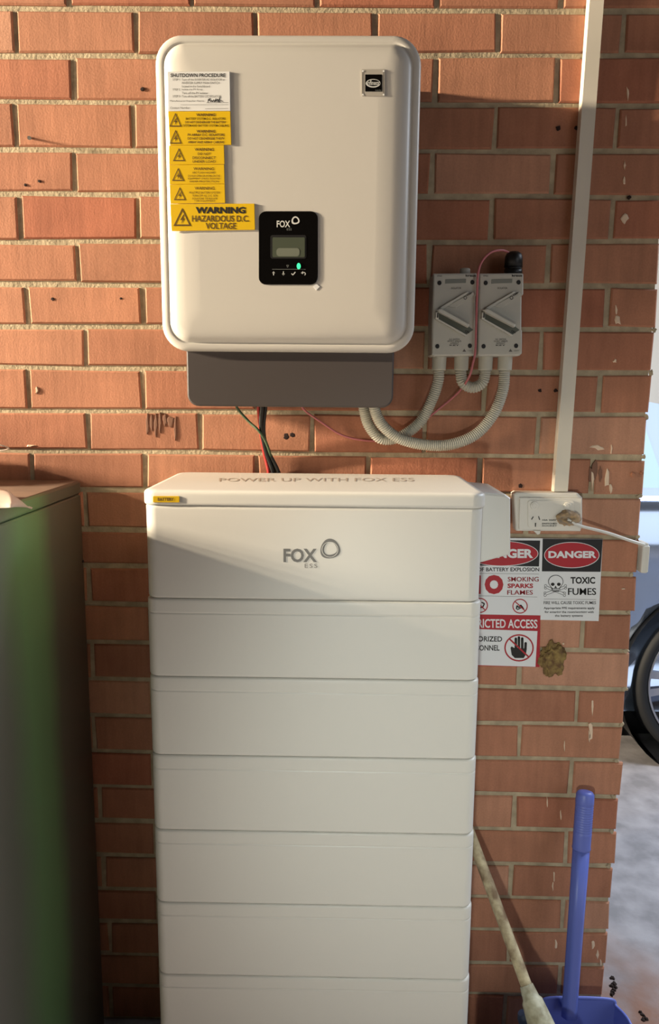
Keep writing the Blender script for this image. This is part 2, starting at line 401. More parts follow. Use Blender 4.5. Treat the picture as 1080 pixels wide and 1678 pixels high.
# ------------------------------------------------------------------ inverter
IX0, IX1, IZ0, IZ1 = .3225, .7862, 1.4895, 2.0260
inv = thing('solar_inverter', 'white rounded solar inverter with warning labels and black display on the brick wall', 'inverter', ((IX0+IX1)/2, 0, IZ0))
m = MB(); R0 = .048
LP = [(.004,-.12),(.001,-.150),(0,-.158),(0,-.166),(.0015,-.1715),(.005,-.1745),(.012,-.1755),(.0135,-.1752),(.0148,-.1735),(.0165,-.1745),(.021,-.1805),(.027,-.1845),(.036,-.1868),(.050,-.1882),(.075,-.1890)]
m.loft([rrz(IX0+i, IX1-i, IZ0+i, IZ1-i, max(R0-i*.72, .012), 10, y) for i, y in LP], 'inverter_white', (True, True), True)
m.build('front_cover', inv)
MB().box(IX0+.018, IX1-.018, -.135, -.004, IZ0+.02, IZ1-.02, 'heat_sink', .006).build('rear_housing', inv)
m = MB(); c0 = U(306,620,-.160).x; c1 = U(645,620,-.160).x; zb = U(470,667,-.160).z
m.loft([rrz(c0+i, c1-i, zb+i, IZ0+.06, .022-i, 6, y) for i, y in ((.0,-.02),(0,-.157),(.0012,-.1592),(.003,-.160))], 'dark_grey')
m.build('connection_cover', inv)
YF = -.1890
# black display panel
m = MB(); m.prism(prr(424,346,521,466.5,12), YF-.0016, .004, 'gloss_black', .0006); dp = m.build('display_panel', inv); dp['label'] = 'black glossy display panel'
fm = onY(YF-.0020); fm2 = onY(YF-.0023)
m = MB(); m.poly([fm(*p) for p in prr(443,385,502,424,4)], 'sign_black'); m.poly([fm2(*p) for p in prr(446.5,389,499.5,421.5,2)], 'lcd')
m.poly([onY(YF-.0026)(*p) for p in prr(453,406.5,491,420,5)], 'lcd_pale'); m.build('screen', dp)
m = MB(); m.prism(ell(489.5,436,3.2,5.0), YF-.0030, .002, 'led_green'); m.build('status_light', dp)
m = MB()
text(m, 'FOX', 453.5,361.5,475.5,372.5, fm, 'print_pale', .02)
def swirl(mb, cx, cy, r, fmm, mt, tilt=.5):
    """the open ring beside the lettering: two skewed ovals"""
    def ov(k, ox, oy, sk):
        return [(cx+ox+r*k*(math.cos(t)*1.0+sk*math.sin(t)*.35), cy+oy+r*k*(math.sin(t)*.98-sk*math.cos(t)*.25)+r*k*.12*math.cos(2*t+.6)) for t in [2*math.pi*i/36 for i in range(36)]]
    ringp(mb, ov(1, 0, 0, -.3), ov(.64, r*.02, -r*.05, -.15), fmm, mt)
swirl(m, 484.3, 361.7, 6.6, fm, 'print_pale')
text(m, 'ESS', 470,374,478,377.5, fm, 'print_faint', 0)
line(m, [(446,441.3),(501,441.3)], .6, fm, 'print_faint')
line(m, [(469.5,434.5),(473.2,434.5),(471.3,438.3),(469.8,435)], .7, fm, 'print_faint')
for x in (448.3, 464.4):      # up and down arrows
    k = 1 if x < 460 else -1
    line(m, [(x, 448-3*k), (x, 448+3.2*k)], 1.4, fm, 'print_pale')
    m.poly([fm(x-2.4, 448-.5*k), fm(x, 448-3.6*k), fm(x+2.4, 448-.5*k)], 'print_pale')
line(m, [(477.6,448.2),(480,450.6),(484,445.8)], 1.5, fm, 'print_pale')
line(m, [(494,447),(499,446.4),(500.8,448.6),(499.4,451)], 1.3, fm, 'print_pale'); m.poly([fm(493,447.2), fm(496.6,444.4), fm(496.4,449.2)], 'print_pale')
m.build('lettering', dp)
m = MB(); m.prism([(513,470),(518,464.5),(524,469.5),(518.5,475.5)], YF-.0008, .001, 'label_white'); sc = m.build('sticker_scrap', inv); sc['label'] = 'tiny torn white scrap at display corner'
# badge
m = MB(); m.prism(prr(592.5,113.5,630.5,157.5,1.5,2), YF-.0008, .002, 'badge_silver'); bd = m.build('badge', inv); bd['label'] = 'small square black and silver badge'
m = MB(); fm = onY(YF-.0011); f2 = onY(YF-.0014)
m.poly([fm(*p) for p in prr(598.5,122,626,150,.6,2)], 'gloss_black')
ringp(m, ell(611.5,136.5,12,7), ell(612,136,10.6,5.4), f2, 'print_pale'); text(m, 'infineon', 601.5,131.5,623,139.5, f2, 'print_pale', .01)
text(m, 'inside', 615,146.5,624.5,149.2, f2, 'print_faint', 0)
line(m, [(594.5,116),(594.5,155)], 1.2, fm, 'ink_grey'); line(m, [(628.6,116),(628.6,155)], 1.2, fm, 'ink_grey'); 
for x, y in ((594.5,116.5),(594.5,155),(628.6,116.5),(628.6,155)): m.poly([f2(*p) for p in ell(x, y, 1.6, 1.6, 8)], 'label_white')
m.build('lettering', bd)

# engraved labels stacked down the left of the cover
YL = YF-.0024
fm = onY(YL-.0003)
def plate(pts, mt, label):
    o = MB().prism(pts, YL, .0022, mt, .0004).build('warning_label', inv); o['label'] = label; return o
def tri(mb, cx, y0, y1, w, ink, arc=False):
    h = y1-y0; k = 1.5
    o = [(cx, y0), (cx+w/2, y1), (cx-w/2, y1)]; c = (cx, y0+h*.64)
    i = [(c[0]+(x-c[0])*.76, c[1]+(y-c[1])*.76) for x, y in o]
    ringp(mb, o, i, fm, ink)
    b = [(.08,-.36),(-.16,.08),(0,.05),(-.07,.36),(.17,-.06),(.02,-.03),(.14,-.34)] 
    mb.poly([fm(cx+x*h*.8, y0+h*.62+y*h*.72) for x, y in b], ink)
    if arc: line(mb, [(cx+h*.12, y0+h*.5), (cx+h*.2, y0+h*.85)], 1.6, fm, ink)
wl = plate([(274.5,117.5),(376.5,117),(377.5,181.5),(275.5,182)], 'label_white', 'white shutdown procedure label'); m = MB()
text(m, 'SHUTDOWN PROCEDURE', 279.5,120.3,369.5,126.4, fm, 'ink', .02)
for i, (a, s, x0, x1) in enumerate([('STEP 1', 'Turn off the INVERTER AC ISOLATOR at', 298, 368),(None, 'INVERTER SUPPLY MAIN SWITCH', 298, 360),(None, 'located in the Switchboard', 298, 344),('STEP 2', 'Isolate the PV Array', 298, 332),(None, 'Turn off the PV isolator', 298, 341),('STEP 3', 'Turn off the BATTERY DC ISOLATOR', 298, 362)]):
    y = 128.6+i*5.5
    if a: text(m, a, 283,y,295,y+3.4, fm, 'ink_grey', 0)
    text(m, s, x0,y,x1,y+3.6, fm, 'ink_grey', 0)
text(m, 'Manufacturer/Supplier Name:', 278.5,164,335,167.4, fm, 'ink_grey', 0); text(m, 'Contact Number:', 279,175,312,178.3, fm, 'ink_grey', 0)
line(m, [(338,168.5),(374,168)], .5, fm, 'ink_grey'); line(m, [(296,171.8),(374,171.6)], .4, fm, 'ink_grey'); line(m, [(336,178.2),(374,177.8)], .5, fm, 'ink_grey')
hw = [(340.5,168),(341.5,162.6),(345,161.4),(341.6,164.6),(344.4,164.4),(345.2,167),(347,164.2),(348.2,167),(350.4,163),(351.4,167.4),(354,161.4),(353.4,167),(356.6,162),(357,167.4),(361,158.4),(358.6,167.6),(362.4,164.4),(364.4,167)]
line(m, hw, 1.0, fm, 'ink'); m.build('lettering', wl)
def wplate(pts, label, lines, ink, trix, arc=False):
    o = plate(pts, 'label_yellow', label); m = MB()
    for s, x0, y0, x1, y1, b in lines: text(m, s, x0,y0,x1,y1, fm, ink if b >= .03 or ink != 'ink' else 'ink_brown', b)
    m.build('lettering', o)
    for t in trix: m = MB(); tri(m, *t, ink, arc); m.build('hazard_triangle', o)
o = plate([(275.5,182.5),(377.5,182.2),(379,237),(278.5,238)], 'label_yellow', 'yellow double warning label for battery and array isolators'); m = MB()
for s, x0, y0, x1, y1, b in [('WARNING',321.5,185.8,353,190.4,.03),('BATTERY SYSTEM D.C. ISOLATORS',304.5,192.6,369.5,196.4,.02),('DO NOT DE-ENERGISE THE BATTERY',303.5,198.4,370.5,202,.02),('SYSTEM AND BATTERY SYSTEM CABLING',299.5,204,375,207.6,.02),
        ('WARNING',322,212.8,353,217.4,.03),('PV ARRAY D.C. ISOLATORS',307.5,218.8,368,223,.02),('DO NOT DE-ENERGISE THE PV',307.5,225,368,228.8,.02),('ARRAY AND ARRAY CABLING',308,231,367.5,234.8,.02)]:
    text(m, s, x0,y0,x1,y1, fm, 'ink_brown', b)
m.build('lettering', o)
for tt in ((287.5,184.8,207.6,20), (287.8,212.5,235.5,20)): m = MB(); tri(m, *tt, 'ink_brown'); m.build('hazard_triangle', o)
wplate([(276.8,238.5),(367,237.8),(368,268.8),(277.2,270)], 'yellow do not disconnect under load label', [('WARNING',319,242.4,350.5,247.4,.02),('DO NOT',324,250,345.5,254.2,.01),('DISCONNECT',315.5,256.4,353.5,260.8,.01),('UNDER LOAD',315.5,262.6,353.5,266.6,.01)], 'ink_brown', [(293.3,242.6,264,20)])
wplate([(277.2,270.5),(367.4,269.5),(368.2,301),(277.8,302)], 'yellow arc flash hazard label', [('WARNING',317,274.2,350.5,278.8,.01),('ARC FLASH HAZARD',315,281.2,353,284.4,0),('DO NOT OPEN OR WORK ON THE',308,286.6,360.5,289.8,0),('EQUIPMENT UNLESS ISOLATED',308,291.2,360.5,294.4,0),('WEAR PROTECTION',310,295.8,358.5,298.8,0)], 'ink_brown', [(292,275,296.5,20)], True)
wplate([(277.8,302.5),(368.2,301.5),(369.2,332.5),(279.2,333.6)], 'yellow multiple supply warning label', [('WARNING',319,306,351.5,310.8,.01),('MULTIPLE BATTERY SYSTEM',310,314,360.5,317.4,0),('TURN OFF ALL D.C. SIDE',315,319,356.5,322.2,0),('ISOLATORS TO ISOLATE',315,323.8,356,327,0),('THIS EQUIPMENT',318,328,353,330.8,0)], 'ink_brown', [(294.8,306.6,328,20)])
o = plate([(278.8,334.4),(417,333.6),(418,376.4),(281,378.4)], 'label_yellow', 'large yellow hazardous D.C. voltage label'); m = MB()
text(m, 'WARNING', 320.5,339,402.5,350, fm, 'ink', .05); text(m, 'HAZARDOUS D.C.', 314.5,353,408.5,363.4, fm, 'ink_brown', .02); text(m, 'VOLTAGE', 337,365,387,375.4, fm, 'ink_brown', .02)
m.build('lettering', o); m = MB(); tri(m, 298.8,340.6,370.4,29, 'ink_brown'); m.build('hazard_triangle', o)

# ------------------------------------------------------------------ battery stack: each module lifts off
YS = -.325; YB = -.03; SX0, SX1 = .3178, .9012
zs = [1.0610, .9185, .7705, .6240, .4770, .3260, .1780]
def module_shape(x0, x1, z0, z1, prof, mt='stack_white', r=.02, y0=YS, y1=YB):
    loops = []
    for z, i in prof:
        loops.append(rrect(x0+i, x1-i, y0+i, y1-i, max(r-i*.5, .004), 6, z))
    return MB().loft(loops, mt, (True, True), True)
def groove(zl): return [(zl-.0032, 0), (zl-.0012, 0), (zl-.0004, .0008), (zl+.0004, .0008), (zl+.0012, 0), (zl+.0032, 0)]
GS = 'battery modules stacked under the inverter'
ordw = ['first', 'second', 'third', 'fourth', 'fifth', 'sixth']
for i in range(6):
    zt, z0 = zs[i], zs[i+1]; ex = .0018*i
    lab = f'white battery module with thin groove, {ordw[i]} below the logo module of the stack'
    t = thing('battery_module', lab, 'battery', ((SX0+SX1)/2, (YS+YB)/2, z0), GS)
    zl = zt-.026
    prof = [(z0+.0002, .0035), (z0+.0012, .0015), (z0+.0030, .0002), (z0+.005, 0), (z0+.009, 0)]+groove(zl)+[(zt-.009, 0), (zt-.004, 0), (zt-.0022, .0004), (zt-.0009, .0018), (zt-.0002, .0035)]
    module_shape(SX0-ex*.1, SX1+ex, z0, zt, prof).build('casing', t)
    MB().loft([rrect(SX0+.003, SX1-.003+ex, YS+.0032, YB-.003, .017, 6, z) for z in (z0-.00015, z0+.0016)], 'stack_seam').build('seam_gasket', t)
t = thing('equipment_plinth', 'white plinth under the lowest battery module, resting on the floor', 'base', ((SX0+SX1)/2, (YS+YB)/2, FZ))
module_shape(SX0, SX1+.009, 0, zs[6], [(FZ,.0),(FZ+.142,0),(FZ+.144,.001),(FZ+.146,.001),(FZ+.148,0),(.168,0),(zs[6]-.002,.001),(zs[6]-.001,.0035)]).build('block', t)
# top unit
zt = 1.2510; zlid = U(515,830,YS).z
t = thing('battery_control_unit', 'white top unit of the battery stack with lid, logo and yellow label', 'battery', ((SX0+SX1)/2, (YS+YB)/2, zs[0]))
prof = [(zs[0]+.0002,.0035),(zs[0]+.0012,.0015),(zs[0]+.003,.0002),(zs[0]+.005,0),(zs[0]+.01,0),(zlid-.008,0),(zlid-.003,0),(zlid-.0012,.0012)]
module_shape(SX0+.0015, SX1-.0035, 0, 0, prof, r=.022).build('casing', t)
prof = [(zlid-.0008,.0025),(zlid+.0004,.0008),(zlid+.002,0),(zlid+.005,0),(zt-.011,0),(zt-.007,0),(zt-.004,.0008),(zt-.0018,.003),(zt-.0006,.0065),(zt,.012)]
lid = module_shape(SX0-.0012, SX1+.0002, 0, 0, prof, r=.024, y0=YS-.002).build('lid', t)
m = MB(); fz = onZ(zt+.0004); text(m, 'POWER UP WITH FOX ESS', 359,783.4,679,789.0, fz, 'print_lid', .0, dy=-.4); m.build('lettering', lid)
m = MB(); fm = onY(YS-.0004); G = 'print_grey'
text(m, 'FOX', 464.5,899,519.5,921.5, fm, G, .03); text(m, 'ESS', 499.5,923.8,520,930.6, fm, 'ink_grey', -.005, space=1.3)
swirl(m, 541.5, 900.6, 16.4, fm, G)
f2 = onY(YS-.0006); ringp(m, [(541.5+13.5*math.cos(a)-.8, 900.6+12.8*math.sin(a)) for a in [i*math.pi/16 for i in range(32)]], [(541.5+12.6*math.cos(a)-.8, 900.6+12*math.sin(a)) for a in [i*math.pi/16 for i in range(32)]], f2, 'stack_white')
lg = m.build('logo', t)
m = MB(); m.prism(prr(250.5,813,294,823.4,1.4,3), YS-.0036, .003, 'label_yellow', .0004); lb = m.build('yellow_label', t); lb['label'] = 'small yellow label on lid corner'
m = MB(); text(m, 'BATTERY', 258.5,815.6,285,820.6, onY(YS-.0040), 'ink_brown', .03); m.build('lettering', lb)
# cable box on the right flank
m = MB(); pts = [(782,806),(828,810),(837,816.5),(837,905),(834.5,909.5),(782,924)]
m.prism(pts, -.215, .165, 'stack_white', .004); sb = m.build('side_cover', t); sb['label'] = 'grey-white cable cover on the right side'

# ------------------------------------------------------------------ conduits and isolators
def isolator(dx, label, right):
    q = lambda cx, cy: (680+(cx+dx)*.2037, 400+cy*.2037)
    t = thing('isolator_switch', label, 'switch', U(*q(320,880), 0), 'grey isolator switches on the brick wall')
    Y = -.068
    o = [(150,236),(490,232),(502,240),(502,400),(488,418),(486,690),(492,700),(490,880),(470,898),(150,902),(136,890),(140,560),(148,300)]
    m = MB(); m.prism([q(*p) for p in o], Y, .066, 'isolator_grey', .003); m.build('casing', t)
    m = MB(); m.prism([q(*p) for p in [(245,284),(412,278),(410,312),(243,318)]], Y-.0006, .001, 'isolator_window'); m.build('label_window', t)
    for x, y in ((198,312),(463,307),(181,822),(443,818)):
        m = MB(); cx, cy = q(x, y); m.prism(ell(cx, cy, 3.4, 3.8, 12), Y-.0012, .002, 'screw_dark', .0004); m.build('screw', t)
    # recessed dial: pocket, fixed ridge and the rotary lever
    m = MB(); m.prism([q(*p) for p in [(170,560),(205,530),(430,660),(470,690),(415,728),(180,600)]], Y-.0008, .001, 'isolator_pocket'); m.build('pocket', t)
    m = MB(); m.prism([q(*p) for p in [(200,512),(425,380),(440,388),(215,530)]], Y-.007, .008, 'isolator_lever', .0015)
    m.prism([q(*p) for p in [(262,500),(470,385),(484,404),(325,512)]], Y-.0030, .004, 'isolator_grey', .001)
    m.prism([q(*p) for p in [(160,598),(172,592),(418,730),(408,742)]], Y-.006, .007, 'isolator_lever', .0012); m.build('ridge', t)
    m = MB(); m.prism([q(*p) for p in [(178,528),(205,516),(440,648),(432,668),(200,548)]], Y-.017, .018, 'isolator_lever', .0025)
    m.prism([q(*p) for p in [(168,548),(190,540),(192,598),(166,598)]], Y-.010, .011, 'isolator_lever', .0015); m.build('lever', t)
    m = MB(); m.prism([q(*p) for p in [(180,552),(188,548),(188,592),(178,592)]], Y-.0106, .001, 'screw_dark'); m.build('slot', t)
    m = MB(); fm = onY(Y-.0004); f3 = onY(Y-.0034)
    text(m, 'ISOLATOR', *q(292,346), *q(372,362), fm, 'ink_grey', .01); text(m, 'IP66', *q(180,250), *q(218,262), fm, 'ink_grey', .01)
    text(m, 'kraus', *q(408,244), *q(490,262), fm, 'ink', .03)
    m.build('lettering', t); m = MB(); text(m, 'OFF', *q(418,402), *q(456,420), f3, 'ink', .03, dy=-3.2); ringp(m, [(q(0,0)[0]+405*.2037+a, q(0,432)[1]+b) for a, b in ell(0,0,2.9,2.9,14)], [(q(0,0)[0]+405*.2037+a, q(0,432)[1]+b) for a, b in ell(0,0,2,2,14)], f3, 'ink')
    text(m, 'ON', *q(404,690), *q(436,712), onY(Y-.0012), 'ink', .02, dy=1.5)
    m.build('position_marks', t); m = MB()
    for i, (s, w) in enumerate([('D.C. SWITCH', 42), ('DO NOT OPERATE', 55), ('WITHOUT', 36), ('KEY', 38)]): text(m, s, *q(318-w,760+i*16), *q(318+w,771+i*16), fm, 'ink', .01)
    m.poly([fm(*q(*p)) for p in [(382,866),(397,842),(412,866)]], 'ink_grey'); text(m, '1000V', *q(424,850), *q(466,864), fm, 'isolator_window', 0)
    m.build('notice_text', t)
    if right:
        m = MB(); a = U(841,447,-.034); m.tube([(a.x,a.y,a.z-.004),(a.x,a.y,a.z+.006)], .018, 'gland_black', 8); m.tube([(a.x,a.y,a.z+.006),(a.x,a.y,a.z+.010)], .0165, 'gland_black', 20); m.tube([(a.x,a.y,a.z+.010),(a.x,a.y,a.z+.030),(a.x,a.y,a.z+.036),(a.x,a.y,a.z+.040)], [.0185,.0175,.015,.009], 'gland_black', 8)
        g = m.build('cable_gland', t); g['label'] = 'black plastic cable gland'
    else:
        m = MB(); a = U(762,447,-.034); m.tube([(a.x,a.y,a.z-.004),(a.x,a.y,a.z+.006),(a.x,a.y,a.z+.008)], [.0105,.0105,.009], 'isolator_grey', 16); m.build('blanking_plug', t)
    return t
i1 = isolator(0, 'left grey isolator switch with white blanking plug on top', False)
i2 = isolator(372, 'right grey isolator switch with black cable gland on top', True)
YC = -.040
def coupling(px, t):
    a = U(px, 583, YC); b = U(px, 607, YC)
    m = MB(); m.tube([(a.x,a.y,a.z+.006),(a.x,a.y,a.z-.004),(a.x,a.y,b.z+.003),(a.x,a.y,b.z),(a.x,a.y,b.z)], [.0146,.0146,.0142,.0140,.0115], 'conduit_grey', 20); m.build('conduit_coupling', t)
    return Vector((a.x, a.y, b.z))
cA = coupling(720, i1); cU0 = coupling(756.5, i1); cU1 = coupling(796, i2); cB = coupling(828, i2)
def corrugated(pts, label, r=.0118):
    P = spline(pts, 14); L = [0]
    for a, b in zip(P, P[1:]): L.append(L[-1]+(b-a).length)
    n = int(L[-1]/.0021); Q = []; R = []; j = 0
    for i in range(n+1):
        s = L[-1]*i/n
        while j < len(L)-2 and L[j+1] < s: j += 1
        k = (s-L[j])/max(L[j+1]-L[j], 1e-9); Q.append(P[j].lerp(P[j+1], k)); R.append(r if i % 2 else r-.0019)
    m = MB(); m.tube(Q, R, 'conduit_grey', 18, smooth=False); o = m.build('conduit'); rebase(o, Q[-1]); return tag(o, label, 'conduit', 'corrugated grey conduits')
up = Vector((0, 0, .012))
corrugated([U(596,655,-.045), U(597,672,-.043), U(605,698,-.040), U(625,719,-.033), U(655,716,-.030), U(688,692,-.031), U(708,655,-.036), U(718,625,-.040), cA+up*.3], 'grey corrugated conduit from the inverter to the left isolator, passing behind the other')
corrugated([U(613,655,-.070), U(615,674,-.068), U(627,697,-.064), U(652,717,-.058), U(690,728,-.052), U(735,729,-.046), U(778,713,-.042), U(808,680,-.040), U(824,640,-.040), cB+up*.3], 'long grey corrugated conduit from the inverter to the right isolator, bottom loop')
a, b = cU0, cU1; cx = (a+b)/2; rr_ = (b.x-a.x)/2
corrugated([a+up*.3, a-Vector((0,0,.008))]+[Vector((cx.x-rr_*math.cos(t), a.y, a.z-.010-rr_*math.sin(t)*.98)) for t in [math.pi*k/6 for k in range(1, 6)]]+[b-Vector((0,0,.008)), b+up*.3], 'short grey corrugated conduit in a U between the two isolators')

def cable(pts, r, mt, label, group=None, name='cable'):
    m = MB(); m.tube(spline(pts, 8), r, mt, 8); o = m.build(name); rebase(o, pts[-1]); return tag(o, label, 'cable', group)
g = U(836,418,-.034); g.z = U(836,418,-.034).z
cable([U(838,420,-.034), U(832,413,-.036), U(820,410,-.050), U(804,414,-.062), U(790,428,-.072), U(783.5,448,-.0745), U(782,480,-.0745), U(780.5,530,-.0745), U(779,575,-.0735), U(775,595,-.072), U(769,617,-.066), U(752,642,-.030), U(722,668,-.012), U(694,690,-.008), U(662,711,-.007), U(630,722,-.007), U(592,721,-.007), U(558,712,-.010), U(524,690,-.020), U(498,671,-.032), U(493,655,-.04)], .0023, 'wire_pink', 'thin pink wire running from the black gland down past the conduits to the inverter')
GC = 'cables hanging from the inverter'
cable([U(424,652,-.05), U(424,668,-.045), U(427,700,-.03), U(433,740,-.016), U(440,770,-.014), U(444,800,-.012)], .0042, 'wire_red', 'red cable hanging under the inverter beside black ones', GC)
cable([U(429.5,652,-.055), U(429.5,668,-.052), U(428,700,-.04), U(436,740,-.020), U(446,770,-.014), U(451,800,-.013)], .0046, 'wire_black', 'left black cable hanging under the inverter', GC)
cable([U(436,652,-.048), U(435,668,-.045), U(432,704,-.036), U(438,735,-.020), U(455,770,-.014), U(463,800,-.012)], .0040, 'wire_black', 'right black cable hanging under the inverter, splaying right', GC)
cable([U(384,652,-.05), U(389,669,-.046), U(407,690,-.04), U(424,706,-.044), U(437,727,-.030), U(450,770,-.0075), U(456,800,-.006)], .0028, 'wire_green', 'thin grey-green cable crossing the black cables under the inverter', GC)

# ------------------------------------------------------------------ cable trunking, power point
m = MB(); YT = -.022
tp = [U(963.5,-60,YT), U(989.5,-60,YT), U(989.5,0,YT), U(930.5,806.5,YT), U(908,806.5,YT), U(963.8,0,YT)]
L0 = U(966.5,0,YT); L1 = U(908,806,YT); R0_ = U(990,0,YT); R1_ = U(930.5,806,YT)
top = lambda a, b: a+(a-b)*(2.64-a.z)/(a.z-b.z)
q = [L1, R1_, top(R0_, R1_), top(L0, L1)]
m.prism3(q, YT, .021, 'trunk_white', .002)
rebase(m.build('cable_trunking'), (q[0].x, 0, q[0].z)); tk = bpy.data.objects['cable_trunking']; tag(tk, 'long white cable trunking running up the brick wall from the power point', 'trunking')
t = thing('power_point', 'white double power point on a mounting block below the trunking', 'power outlet', U(900,870,0))
qq = lambda cx, cy: (830+cx*.12963, 790+cy*.12963)
m = MB(); m.prism([qq(*p) for p in [(95,150),(130,128),(905,140),(965,200),(965,560),(940,625),(130,620),(120,590)]], -.030, .029, 'outlet_white', .004); m.build('mounting_block', t)
m = MB(); m.prism([qq(*p) for p in [(168,196),(950,205),(955,215),(938,610),(930,618),(165,600),(160,590)]], -.036, .007, 'outlet_white', .0015); m.prism([qq(*p) for p in [(340,612),(435,615),(425,655),(395,668)]], -.034, .01, 'outlet_white', .001); m.build('face_plate', t)
m = MB(); m.prism(prr(*qq(272,232), *qq(858,575), 4), -.0385, .003, 'outlet_white', .0008); fp = m.build('insert', t)
for cx, cy in ((358,298),(778,305)):
    m = MB(); x, y = qq(cx, cy); m.prism(ell(x, y, 6.8, 6.6, 20), -.0415, .004, 'outlet_white', .0012); m.prism(ell(x-.8, y+.4, 3.6, 4.4, 14), -.0425, .0015, 'outlet_white', .0008); m.build('rocker_switch', t)
m = MB(); fm = onY(-.0389)
for p in ([(335,432),(345,440),(322,478),(312,470)], [(400,432),(410,430),(426,474),(414,480)], [(360,515),(375,515),(372,565),(360,565)]): m.poly([fm(*qq(*c)) for c in p], 'screw_dark')
m.build('socket_slot', t)
m = MB(); text(m, '10A 250V', *qq(455,470), *qq(630,490), fm, 'ink', .02); text(m, 'SWITCHED', *qq(450,515), *qq(640,535), fm, 'ink', .03); text(m, 'SOCKET', *qq(450,545), *qq(640,560), fm, 'ink', .03); m.build('lettering', t)
# mud nest over the second socket
def lump(name, cx, cy, rx, ry, Yc, depth, mt, seed, pit=True, sub=4, rough=.25):
    bm = bmesh.new(); bmesh.ops.create_icosphere(bm, subdivisions=sub, radius=1); rnd = random.Random(seed)
    from mathutils import noise
    c = U(cx, cy, Yc); sx = (U(cx+rx, cy, Yc)-c).length; sz = (U(cx, cy+ry, Yc)-c).length
    for v in bm.verts:
        p = v.co.copy(); n = noise.noise(p*2.2+Vector((seed,)*3))*rough+noise.noise(p*6+Vector((seed,)*3))*rough*.5
        p *= 1+n; v.co = Vector((p.x*sx, max(-1.2, p.y)*depth if p.y < 0 else p.y*.2*depth, p.z*sz))
        if pit and v.co.y < 0:
            d = math.hypot(p.x+.25, p.z-.15)
            if d < .5: v.co.y *= .55+.9*d*.5
    me = bpy.data.meshes.new(name); bm.to_mesh(me); bm.free()
    me.materials.append(MATS[mt]); me.polygons.foreach_set('use_smooth', [True]*len(me.polygons))
    o = bpy.data.objects.new(name, me); COL.objects.link(o); o.location = c; return o
tag(lump('mud_nest', 931, 848.5, 19, 12, -.040, .026, 'nest_mud', 3), 'tan mud wasp nest covering the right socket of the power point', 'nest')
tag(lump('dried_foam_lump', 905, 1080, 20, 25, -.001, .018, 'foam_yellow', 11, False, 5, .38), 'lumpy yellow-brown crust on the wall below the signs', 'lump')
cable([U(930,851,-.058), U(942,858,-.056), U(957,863.5,-.050), U(980,869,-.040), U(1003,875.5,-.030), U(1030,885,-.022), U(1056,893,-.012)], .0033, 'plug_white', 'white cord from the nest-covered socket to the brick wall end', name='cable')
m = MB(); x0 = XEND+.006
t = thing('plug_box', 'pale plastic box hanging on cord at the brick wall end', 'plug', (XEND+.02, .0, U(1052,938,0).z))
za, zb_ = U(1055,889,0).z, U(1052,937.5,0).z
m.box(XEND+.0055, XEND+.022, -.012, .036, zb_, za-.004, 'plug_white', .003); m.build('casing', t)
m = MB(); m.box(XEND+.008, XEND+.020, -.008, .030, za-.005, za, 'plug_white', .0015); m.build('cap', t)

# ------------------------------------------------------------------ warning signs
YG = -.0045
def signplate(name, pts, mt, label, cat='sign', Y=YG):
    base = U((pts[2][0]+pts[3][0])/2, (pts[2][1]+pts[3][1])/2, 0)
    t = thing(name, label, cat, base, 'safety signs on the brick wall')
    MB().prism(pts, Y, .003, mt, .0005).build('panel', t); return t
q = lambda cx, cy: (775+cx*.20833, 870+cy*.20833)
fm = onY(YG-.0003); f2 = onY(YG-.0006); f3 = onY(YG-.0009); f4 = onY(YG-.0012)
t = signplate('warning_sign', [q(548,60),q(1022,65),q(990,710),q(531,700)], 'sign_white', 'white toxic fumes danger sign with black top and skull')
m = MB(); m.poly([fm(*q(*p)) for p in [(549,62),(1021,66),(1004,322),(543,318)]], 'sign_black'); m.build('danger_header', t)
m = MB(); m.poly([f2(*p) for p in ell(*q(778,190), 218*.20833, 103*.20833, 40)], 'sign_white'); m.poly([f3(*p) for p in ell(*q(778,190), 213*.20833, 98*.20833, 40)], 'sign_red'); m.build('danger_oval', t)
m = MB(); text(m, 'DANGER', *q(594,158), *q(972,214), f4, 'sign_white', .045)
text(m, 'TOXIC', *q(768,362), *q(962,416), fm, 'ink', .035); text(m, 'FUMES', *q(748,450), *q(970,504), fm, 'ink', .04)
line(m, [q(558,535), q(968,540)], .5, fm, 'ink_grey')
text(m, 'FIRE WILL CAUSE TOXIC FUMES', *q(557,553), *q(968,577), fm, 'ink', .015)
text(m, 'Appropriate PPE requirements apply', *q(557,598), *q(958,620), fm, 'ink', .02); text(m, 'for entering the room/working with', *q(565,629), *q(950,651), fm, 'ink', .02); text(m, 'the battery systems', *q(645,658), *q(865,680), fm, 'ink', .02)
m.build('lettering', t)
m = MB()
for a, b in (((568,498),(728,440)), ((572,440),(720,498))):      # crossed bones
    (x0, y0), (x1, y1) = q(*a), q(*b); line(m, [(x0,y0),(x1,y1)], 4.4, fm, 'ink'); line(m, [(x0,y0),(x1,y1)], 3.0, f2, 'sign_white')
    for x, y in ((x0,y0),(x1,y1)):
        for dy in (-1.8, 1.8): m.poly([fm(*p) for p in ell(x, y+dy, 2.4, 2.4, 10)], 'ink'); m.poly([f2(*p) for p in ell(x, y+dy, 1.7, 1.7, 10)], 'sign_white')
sk = lambda k: [(q(652,0)[0]+x*k, q(0,400)[1]+y*k) for x, y in [(12.4*math.cos(a), 11*math.sin(a)) if math.sin(a) < .25 else (12.4*math.cos(a)*(1-.42*(math.sin(a)-.25)), 15.5*math.sin(a)+-1.2) for a in [i*math.pi/24 for i in range(48)]]]
m.poly([f3(*p) for p in sk(1.0)], 'ink'); m.poly([f4(*p) for p in sk(.92)], 'sign_white'); f5 = onY(YG-.0015)
